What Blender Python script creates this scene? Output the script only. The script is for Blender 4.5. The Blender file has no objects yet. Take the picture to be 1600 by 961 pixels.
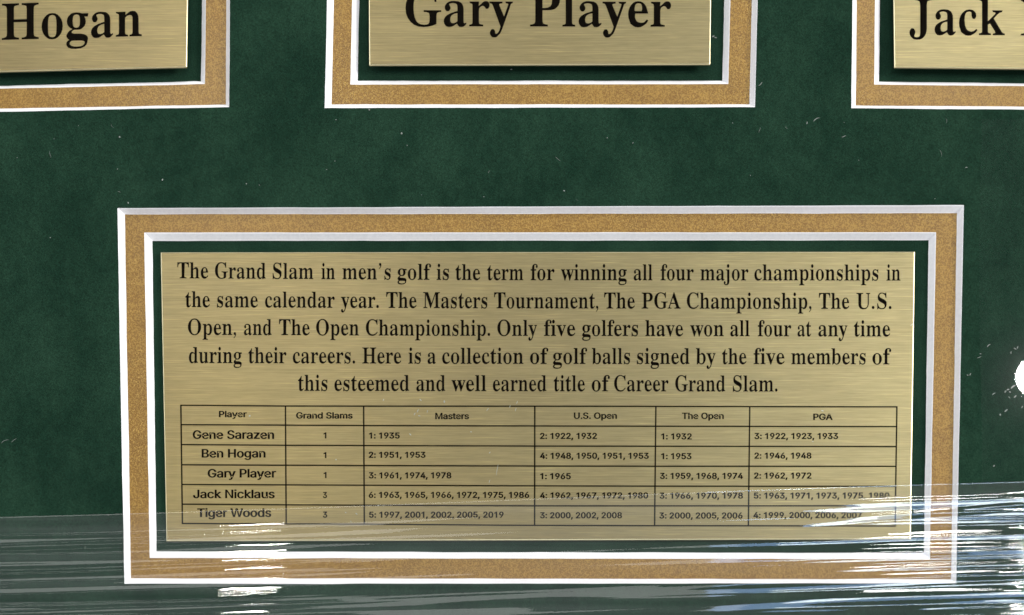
import bpy, bmesh, math, random
import numpy as np
from mathutils import Vector, Matrix, noise

sc = bpy.context.scene
col = sc.collection
rnd = random.Random(7)

# ------------------------------------------------------------------ camera
# The board lies flat; 1 photograph pixel is about 0.154 mm on it.
MM = 0.001
S = 0.154 * MM
DIST = 4600 * S                    # height of the lens above the board
FOC = 4600.0                       # focal length in photograph pixels
TILT = math.radians(-9.5)
FX, FY = 800.0, 2060.0             # where the lens looks straight down (pixels)
PPX, PPY = 800.0, FY + FOC * math.tan(-TILT)
CAM = Vector((0.0, -(FY - 480) * S, DIST))
UPV = Vector((0, math.cos(TILT), math.sin(TILT)))
FWD = Vector((0, math.sin(TILT), -math.cos(TILT)))

cam = bpy.data.cameras.new("camera")
cam.sensor_fit = 'HORIZONTAL'
cam.sensor_width = 36.0
cam.lens = 36.0 * FOC / 1600.0
cam.shift_x = (800 - PPX) / 1600.0
cam.shift_y = (PPY - 480.5) / 1600.0
cam.clip_start = 0.01
cam.clip_end = 50
camo = bpy.data.objects.new("camera", cam)
camo.location = CAM
camo.rotation_euler = (TILT, 0, 0)
col.objects.link(camo)
sc.camera = camo


def P(px, py, z=0.0):
    """Point at height z (metres) on the board seen at pixel (px, py)."""
    d = Vector((1, 0, 0)) * ((px - PPX) / FOC) + UPV * ((PPY - py) / FOC) + FWD
    t = (z - CAM.z) / d.z
    return CAM + d * t


# ------------------------------------------------------------------ world
w = bpy.data.worlds.new("World")
sc.world = w
w.use_nodes = True
bg = w.node_tree.nodes["Background"]
bg.inputs[0].default_value = (0.93, 0.96, 1.0, 1)
bg.inputs[1].default_value = 0.32


# ------------------------------------------------------------------ lamps, window and added fill lights
def lamp(name, loc, target, power, color, shape='DISK', sx=0.03, sy=0.03):
    l = bpy.data.lights.new(name, 'AREA')
    l.shape = shape
    l.size = sx
    l.size_y = sy
    l.energy = power
    l.color = color
    o = bpy.data.objects.new(name, l)
    o.location = loc
    zz = (Vector(loc) - Vector(target)).normalized()
    xx = Vector((0, 1, 0)).cross(zz).normalized() if abs(zz.y) < 0.9 else Vector((1, 0, 0))
    yy = zz.cross(xx)
    o.rotation_euler = Matrix((xx, yy, zz)).transposed().to_euler()
    col.objects.link(o)
    return o


def mirrored(px, py, h):
    """Place at height h whose mirror image in a flat sheet shows at pixel (px, py)."""
    m = P(px, py, 0.003)
    d = Vector((m.x - CAM.x, m.y - CAM.y, 0)) * (h / (DIST - 0.003))
    return Vector((m.x, m.y, 0.003)) + d + Vector((0, 0, h))


lamp("lamp_right", mirrored(1614, 588, 1.42), (0.05, -0.02, 0), 0.6, (1.0, 0.96, 0.93), 'DISK', 0.0235, 0.0235)
lamp("lamp_left", mirrored(350, 200, 1.42), (-0.03, 0, 0), 1.3, (1.0, 0.95, 0.86), 'DISK', 0.045, 0.045)
lamp("upper_right_fill", mirrored(1480, -5, 1.42), (0.08, 0, 0), 1.4, (1.0, 0.99, 0.97), 'DISK', 0.11, 0.11)  # added light that brightens the upper right plaque, no known source
lamp("window_light", mirrored(1620, 1185, 1.42), (0.05, 0, 0), 1.1, (0.92, 1.0, 0.94), 'RECTANGLE', 0.36, 0.060)
lamp("window_sky", mirrored(1600, 1260, 1.43), (0.05, 0, 0), 1.3, (0.34, 0.56, 1.0), 'RECTANGLE', 0.44, 0.16)
lamp("wrap_band_fill", mirrored(280, 1240, 1.44), (0, 0, 0), 0.85, (1.0, 1.0, 0.98), 'RECTANGLE', 0.80, 0.15)  # added long soft light, mirrored as pale bands in the wrap
lamp("top_fill", (0.1, 1.62, 1.20), (0, 0, 0), 16.0, (1.0, 0.98, 0.95), 'RECTANGLE', 1.8, 0.4)  # added fill from the top side, lights the bottom bevels
lamp("right_fill", (2.40, 0.50, 1.65), (0, 0, 0), 72.0, (1.0, 0.97, 0.95), 'RECTANGLE', 0.7, 0.7)  # added fill from the right, brightens the left bevels
lamp("left_fill", (-0.75, 0.25, 0.60), (-0.06, 0, 0), 1.8, (0.95, 0.97, 1.0), 'RECTANGLE', 0.3, 0.3)  # added fill set close by, makes the left side brighter
lamp("near_fill", (0.1, -1.75, 1.15), (0, 0, 0), 7.0, (0.96, 0.96, 1.0), 'RECTANGLE', 0.6, 0.4)  # added weak fill from below for the top bevels

sc.view_settings.view_transform = 'Standard'
sc.view_settings.look = 'None'
sc.view_settings.exposure = 0.0
sc.view_settings.gamma = 1.0
sc.cycles.use_denoising = True
sc.cycles.denoiser = 'OPENIMAGEDENOISE'
sc.cycles.denoising_prefilter = 'ACCURATE'
sc.cycles.max_bounces = 6
sc.cycles.transparent_max_bounces = 12
sc.cycles.sample_clamp_indirect = 4.0
sc.cycles.filter_width = 1.6

# ------------------------------------------------------------------ glyph outlines
SERIF = {'A':(437,[[-9,0,0,18,11,21,33,30,41,47,49,75,206,466,224,465,375,87,402,34,425,22,443,18,443,0,229,0,229,18,259,21,286,30,292,46,282,81,253,132,103,132,78,71,74,59,71,48,71,32,95,21,124,18,119,18,128,0],[113,161,251,161,177,319]]),
'B':(443,[[16,0,16,17,45,22,71,32,81,51,84,82,84,369,82,394,78,412,71,425,51,433,36,437,15,439,15,455,220,455,267,453,306,447,335,436,356,421,373,402,384,378,387,351,383,320,370,294,350,274,324,258,287,247,332,235,364,217,388,194,404,165,409,132,404,93,388,61,363,35,335,15,291,4,238,0],[173,252,188,252,234,257,272,272,288,301,294,345,290,385,278,412,251,428,216,434,197,432,179,425,174,412,173,391],[222,24,262,30,292,49,305,81,310,128,304,176,286,208,246,225,197,231,173,231,173,65,175,46,181,33,202,26]]),
'C':(468,[[257,-11,193,-3,137,20,100,56,65,104,43,162,35,228,43,294,65,351,101,399,144,435,195,458,259,465,309,459,366,440,388,435,408,443,419,465,437,465,437,308,420,308,399,364,365,407,333,427,298,439,265,443,232,439,198,426,174,403,157,372,145,333,137,284,135,226,137,173,146,127,159,90,179,61,206,40,242,28,278,24,318,29,362,45,398,71,428,106,445,89,411,53,377,25,345,5,303,-7]]),
'G':(508,[[268,-10,200,-3,146,19,102,55,66,103,44,161,37,229,44,295,66,352,102,399,145,435,195,458,257,465,311,459,368,441,388,436,399,438,406,443,419,465,437,465,437,308,420,308,405,346,391,379,366,406,335,426,299,439,267,443,234,439,200,426,176,404,159,373,147,333,139,285,137,228,141,163,152,110,171,67,197,37,236,19,275,13,308,16,337,27,348,45,352,71,352,128,348,154,338,170,309,179,275,182,275,198,500,198,500,182,473,179,448,171,440,155,437,128,437,29,387,7,328,-6]]),
'H':(523,[[15,0,15,17,45,22,71,32,81,50,84,81,84,379,80,406,71,424,44,434,16,439,16,455,242,455,242,439,204,432,184,425,178,415,174,400,173,379,174,251,350,251,351,379,346,415,340,425,320,432,282,439,282,455,507,455,507,439,478,434,452,424,443,407,440,379,440,81,443,52,452,33,478,22,507,17,507,0,282,0,282,17,311,21,338,31,348,49,351,81,351,221,173,221,173,81,176,50,185,32,212,22,242,17,242,0]]),
'J':(330,[[109,-65,78,-62,55,-54,37,-40,20,-22,9,-1,6,23,9,44,20,61,28,71,44,75,62,71,70,62,80,47,84,28,82,13,76,-1,68,-19,76,-35,105,-40,129,-36,148,-25,154,-6,157,21,157,367,155,391,151,409,144,422,122,430,104,435,79,439,79,455,314,455,314,439,292,436,277,431,257,423,251,411,246,367,246,89,243,48,234,13,219,-15,199,-37,177,-53,148,-62]]),
'M':(634,[[14,0,22,17,44,22,70,32,75,50,75,79,75,382,83,402,80,416,73,426,53,432,15,439,15,455,185,455,317,142,449,455,617,455,617,439,588,433,564,423,554,405,551,378,551,85,552,61,556,43,562,31,582,23,596,19,617,17,617,0,396,0,396,17,434,25,452,32,459,44,462,61,464,83,455,399,288,0,270,0,110,389,105,80,105,48,111,30,139,20,162,17,169,0]]),
'N':(494,[[403,-11,108,350,106,79,106,49,110,31,136,21,159,17,167,0,18,0,27,17,39,19,57,23,74,30,78,41,77,57,76,79,85,388,45,433,27,439,18,455,148,455,389,169,391,377,392,399,393,414,388,425,369,431,338,439,331,455,480,455,472,439,450,434,424,425,421,407,421,377,422,-11]]),
'O':(525,[[261,-11,213,-6,169,7,136,29,103,58,75,93,54,134,41,179,37,228,41,276,54,321,75,362,104,397,137,426,170,448,216,462,265,466,313,462,357,448,390,427,422,399,450,364,472,323,485,277,489,228,485,179,472,134,450,93,421,58,389,29,355,7,310,-6],[265,12,296,16,329,30,351,52,367,82,379,122,386,170,388,228,385,293,374,346,357,389,333,419,297,437,260,443,228,439,196,426,174,404,157,373,145,333,138,285,136,228,140,163,150,109,168,67,192,37,228,18]]),
'P':(418,[[15,0,15,17,45,22,71,32,81,50,84,81,84,379,80,406,71,424,44,434,16,439,16,455,214,455,287,452,336,440,358,422,381,398,395,367,400,332,395,296,381,266,358,240,334,221,292,209,242,206,173,206,173,81,176,50,185,32,212,22,242,17,242,0],[173,230,201,230,245,235,281,253,296,283,301,329,297,375,284,406,255,425,216,431,199,429,180,424,175,414,173,398]]),
'S':(390,[[43,-11,43,158,62,158,78,94,102,50,130,30,164,19,197,15,233,20,266,36,282,60,288,89,282,117,264,140,230,160,163,191,112,221,77,253,65,289,59,332,63,370,76,403,97,429,115,449,148,462,185,466,229,461,282,448,291,446,300,445,313,450,320,466,339,466,339,319,322,319,310,354,301,385,281,410,254,429,222,441,194,445,162,440,131,426,116,406,111,380,115,356,128,336,152,319,184,303,253,273,290,253,317,233,337,211,350,188,348,162,350,133,345,93,330,58,305,29,281,8,240,-6,192,-10,158,-8,126,1,98,9,85,12,75,11,69,7,61,-11]]),
'T':(423,[[92,0,92,17,123,21,151,31,161,50,165,81,156,433,149,433,100,426,56,403,41,367,29,318,11,318,11,455,410,455,410,317,394,317,387,352,377,382,366,404,337,420,304,430,269,433,263,433,254,81,258,49,267,30,296,21,328,17,328,0]]),
'U':(492,[[248,-13,192,-8,147,6,123,29,100,61,87,103,82,155,82,379,79,406,70,424,43,434,15,439,15,455,240,455,240,439,202,432,183,425,176,415,172,379,172,140,177,88,194,51,215,35,245,25,275,22,311,26,343,37,363,56,379,83,389,117,392,159,392,378,393,406,388,423,361,433,336,439,328,455,474,455,465,439,445,432,424,421,422,404,422,378,422,181,418,118,402,69,372,32,346,7,302,-8]]),
'a':(344,[[255,-10,229,-5,217,10,200,35,163,11,133,-4,95,-9,66,-4,49,11,34,34,29,63,34,91,48,115,70,136,122,164,208,190,208,241,205,266,196,282,172,292,148,296,123,293,100,286,95,274,104,257,112,243,114,231,111,215,101,202,94,194,77,191,61,194,54,203,45,218,42,236,46,259,58,278,75,295,97,308,126,316,162,318,223,312,256,292,271,271,281,244,284,210,284,62,286,40,293,36,304,34,320,42,320,28,299,7,280,-6],[151,34,178,41,196,50,208,63,208,169,159,157,129,139,114,114,109,84,113,56,125,39]]),
'b':(361,[[43,-11,52,388,50,414,46,428,29,436,17,439,8,455,129,455,129,279,169,301,191,314,221,318,253,313,276,299,299,276,317,245,329,208,333,166,328,118,314,75,291,40,263,13,233,-4,192,-10,163,-6,139,7,105,28,53,-11],[183,14,207,18,229,30,241,49,251,95,254,160,251,213,240,251,218,273,184,280,169,277,147,270,135,257,129,242,129,69,134,38,155,20]]),
'c':(293,[[156,-10,120,-5,93,11,59,35,47,68,33,106,28,150,34,196,49,237,73,271,102,297,134,313,175,319,217,314,242,298,262,275,268,245,266,228,257,215,252,207,236,204,220,209,210,225,205,251,206,261,206,271,203,286,189,294,169,297,138,290,117,269,107,235,103,187,109,123,128,76,147,55,176,42,204,38,239,47,271,72,285,60,258,30,222,8,193,-6]]),
'd':(370,[[140,-10,108,-5,85,10,62,35,44,66,32,104,28,147,33,196,45,237,64,272,89,297,113,313,146,318,174,314,194,301,232,280,232,401,229,419,221,430,198,437,185,439,176,455,310,455,310,75,311,54,316,41,331,32,344,28,351,11,294,6,223,-10,232,39,192,12,172,-5],[171,28,187,31,202,41,224,56,232,76,232,242,226,257,214,270,191,278,174,281,152,277,132,267,121,250,112,210,109,153,111,98,121,58,138,36]]),
'e':(301,[[154,-10,118,-5,92,10,58,35,46,69,33,109,28,157,33,201,47,240,68,273,94,298,121,313,157,318,193,314,217,301,240,280,259,251,270,216,283,173,283,166,117,166,112,121,122,87,138,62,168,47,199,42,226,47,248,62,270,86,285,73,258,36,221,11,192,-5],[116,192,202,192,210,215,208,252,202,277,187,292,161,297,134,291,118,274,110,244,107,203]]),
'f':(214,[[15,0,15,16,42,22,55,27,59,35,61,73,61,277,16,277,16,310,61,310,61,353,65,386,76,413,93,436,124,457,174,465,211,460,232,446,248,425,254,400,251,381,243,367,238,358,224,355,209,358,204,365,196,376,194,391,196,405,202,420,205,426,206,433,199,441,180,443,158,440,144,430,140,413,139,390,139,310,203,310,203,277,139,277,139,65,141,40,149,26,173,18,199,16,199,0]]),
'g':(327,[[146,-140,89,-136,48,-122,31,-100,23,-75,29,-54,44,-38,69,-26,44,-10,29,9,24,30,37,54,51,74,70,92,111,110,74,128,51,150,36,179,31,212,36,242,49,268,69,289,88,305,120,315,157,318,196,315,233,304,317,304,309,268,259,268,277,237,282,203,279,176,267,151,249,131,230,116,205,106,172,103,157,103,142,104,125,102,110,94,96,84,92,71,96,59,118,51,141,49,175,49,223,47,259,40,285,29,303,13,312,-9,307,-37,302,-67,291,-92,267,-113,219,-133],[157,124,184,130,199,146,206,173,208,211,206,249,199,276,184,292,157,297,131,292,115,276,108,249,105,211,108,173,115,146,130,130],[161,-116,205,-113,240,-104,262,-88,272,-66,269,-51,254,-41,231,-36,205,-34,97,-34,70,-52,64,-73,70,-89,89,-103,122,-113]]),
'h':(381,[[18,0,18,16,36,19,54,26,60,37,61,56,61,399,60,417,55,429,38,437,28,440,19,455,139,455,139,267,183,295,208,313,243,318,274,314,290,301,307,280,318,250,321,212,321,56,323,38,328,26,345,19,363,16,363,0,202,0,202,16,207,16,230,21,241,34,244,56,244,217,243,241,238,258,224,268,203,271,167,262,139,235,139,56,140,38,145,26,161,19,180,16,180,0]]),
'i':(198,[[101,362,83,366,74,376,63,393,59,412,63,432,74,449,83,460,101,463,118,460,128,449,138,432,142,412,138,393,127,376,118,366],[18,0,18,16,37,19,54,26,60,37,61,56,61,252,60,272,56,285,39,291,29,293,21,310,139,310,139,56,141,38,145,26,161,19,180,16,180,0]]),
'j':(210,[[106,363,89,367,79,378,68,394,65,414,68,434,80,450,89,461,106,465,124,461,133,450,144,434,148,414,144,394,133,378,123,367],[36,-140,11,-138,-7,-131,-21,-120,-35,-105,-44,-88,-47,-70,-44,-53,-36,-40,-30,-32,-15,-29,1,-31,6,-39,14,-51,17,-66,15,-76,10,-87,2,-103,9,-113,31,-117,55,-113,67,-100,71,-80,73,-54,73,250,71,271,65,284,44,291,31,294,22,310,150,310,150,-21,147,-58,136,-87,118,-110,98,-127,72,-137]]),
'k':(359,[[17,0,17,16,37,19,54,26,60,38,61,56,61,398,60,417,56,429,40,436,29,439,21,455,139,455,139,169,228,248,244,264,253,278,239,290,209,293,215,293,206,310,345,310,338,293,304,284,272,260,220,209,337,34,354,21,376,16,376,0,211,0,211,16,217,16,241,20,248,32,241,49,172,147,139,134,139,56,140,38,145,26,161,19,180,16,180,0]]),
'l':(199,[[18,0,18,16,37,19,54,26,60,37,61,56,61,398,60,417,56,429,40,436,29,439,20,455,139,455,139,56,141,38,145,26,161,19,180,16,180,0]]),
'm':(554,[[18,0,27,16,36,19,54,26,60,37,61,56,61,253,60,271,55,284,38,291,28,294,19,310,144,310,141,265,182,294,206,312,237,318,268,315,285,304,301,286,320,261,357,293,383,312,418,318,448,314,464,301,481,280,491,250,495,212,495,56,496,38,501,26,517,19,527,16,536,0,377,0,386,16,396,19,412,26,417,38,419,56,419,217,417,241,413,258,399,268,377,271,349,263,315,237,315,56,317,38,322,26,338,19,347,16,356,0,199,0,208,16,218,19,234,26,239,38,241,56,241,217,239,241,235,258,221,268,199,271,170,262,137,235,137,56,139,38,143,27,159,19,168,16,177,0]]),
'n':(381,[[18,0,18,16,36,19,54,26,60,37,61,56,61,253,60,271,55,284,38,291,28,294,19,310,146,310,143,267,183,296,208,313,243,318,274,314,290,301,307,280,318,250,321,212,321,56,323,38,328,26,345,19,363,16,363,0,202,0,202,16,207,16,230,21,241,34,244,56,244,217,243,241,238,258,224,268,203,271,167,262,139,235,139,56,140,38,145,26,161,19,180,16,180,0]]),
'o':(336,[[169,-10,127,-5,97,11,69,37,47,70,33,110,28,154,33,199,47,239,69,272,97,297,127,313,168,318,209,313,239,298,266,273,289,240,303,200,308,154,303,108,289,69,266,36,239,11,209,-5],[169,11,200,18,218,39,223,56,226,81,229,154,226,227,217,271,199,292,169,299,137,292,119,271,111,227,108,154,111,82,114,56,119,39,137,18]]),
'p':(371,[[17,-139,17,-124,31,-122,48,-117,56,-110,59,-101,61,-64,61,243,60,269,55,283,40,291,28,295,19,310,141,310,136,263,175,294,198,313,230,319,262,314,285,298,308,274,326,241,337,203,341,160,337,113,325,72,307,38,283,12,260,-5,227,-10,198,-5,178,9,139,32,139,-58,143,-99,149,-110,166,-118,197,-123,197,-139],[195,28,229,36,248,59,258,99,262,154,259,208,250,248,241,265,220,275,199,278,179,273,153,259,139,235,139,69,151,46,176,33]]),
'r':(287,[[18,0,18,16,35,19,54,26,60,37,61,56,61,252,60,273,55,285,38,291,29,293,21,310,142,310,137,252,174,280,195,301,213,314,233,318,256,315,266,304,277,287,280,266,278,248,269,234,263,225,248,222,233,224,231,231,216,250,204,257,189,260,175,255,153,241,143,220,140,192,140,56,143,37,150,25,173,19,197,16,197,0]]),
's':(288,[[151,-10,122,-6,88,6,73,9,60,4,51,-9,36,-9,36,105,53,105,66,68,78,39,109,21,140,15,163,18,188,27,198,40,201,58,192,84,162,105,112,130,76,148,54,169,50,193,46,220,53,259,74,291,100,312,141,319,166,316,199,308,206,306,213,305,223,308,230,319,244,319,244,222,228,222,215,254,205,277,177,291,149,296,129,294,107,286,99,274,96,259,98,244,106,232,121,222,142,212,186,189,221,172,241,151,244,127,248,95,241,51,219,18,192,-3]]),
't':(228,[[124,-9,91,-4,75,10,62,36,57,71,57,279,20,279,20,300,97,369,113,398,129,424,144,424,135,310,208,310,208,279,135,279,135,82,137,64,140,51,151,43,168,40,189,49,206,75,222,66,196,33,174,9,154,-5]]),
'u':(375,[[131,-10,94,-3,74,17,60,51,55,97,55,248,53,268,48,282,32,291,20,294,11,310,133,310,133,74,135,58,142,46,159,38,177,36,205,43,237,66,237,248,235,269,230,283,211,291,198,294,189,310,315,310,315,70,317,51,322,39,341,33,351,30,358,13,300,7,228,-10,237,40,200,19,181,3,160,-7]]),
'v':(306,[[142,-10,47,248,31,281,17,290,-3,293,-3,310,164,310,164,294,156,294,129,290,120,276,121,268,185,122,236,253,243,272,246,284,225,292,212,294,203,310,305,310,296,295,283,289,273,279,260,243,160,-10]]),
'w':(435,[[122,-10,26,265,15,284,4,290,-2,293,-11,310,138,310,129,293,117,289,107,284,105,276,107,266,111,253,167,127,220,235,210,266,199,288,182,293,177,295,168,310,323,310,314,293,296,288,287,276,287,269,289,262,336,141,382,256,388,275,390,283,382,289,365,295,356,310,445,310,436,295,429,292,418,284,412,258,304,-10,289,-10,223,197,140,-10]]),
'y':(300,[[52,-140,31,-137,19,-125,6,-107,2,-84,5,-67,14,-53,20,-43,36,-40,51,-42,55,-49,63,-61,66,-76,65,-81,65,-87,68,-96,86,-99,99,-92,114,-74,129,-44,140,-5,45,251,34,275,24,287,9,292,-3,293,-5,310,162,310,162,293,135,289,121,284,119,275,121,267,124,257,185,119,230,241,237,260,241,274,244,284,230,289,211,293,203,310,300,310,291,293,281,290,271,281,259,242,162,-24,145,-65,128,-96,104,-117,90,-131,76,-138]]),
'.':(172,[[119,38,114,57,103,71,85,80,66,80,49,71,37,57,33,38,37,19,49,5,66,-4,85,-4,103,5,114,19]]),
',':(172,[[34,38,43,66,69,78,100,66,114,31,104,-21,79,-59,41,-93,33,-83,62,-55,81,-24,79,0,52,2,38,17]]),
"'":(207,[[55,435,63,462,90,475,121,462,135,428,124,376,100,338,62,304,54,314,83,342,102,373,100,397,72,399,59,414]]),
' ':(172,[])}
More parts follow.
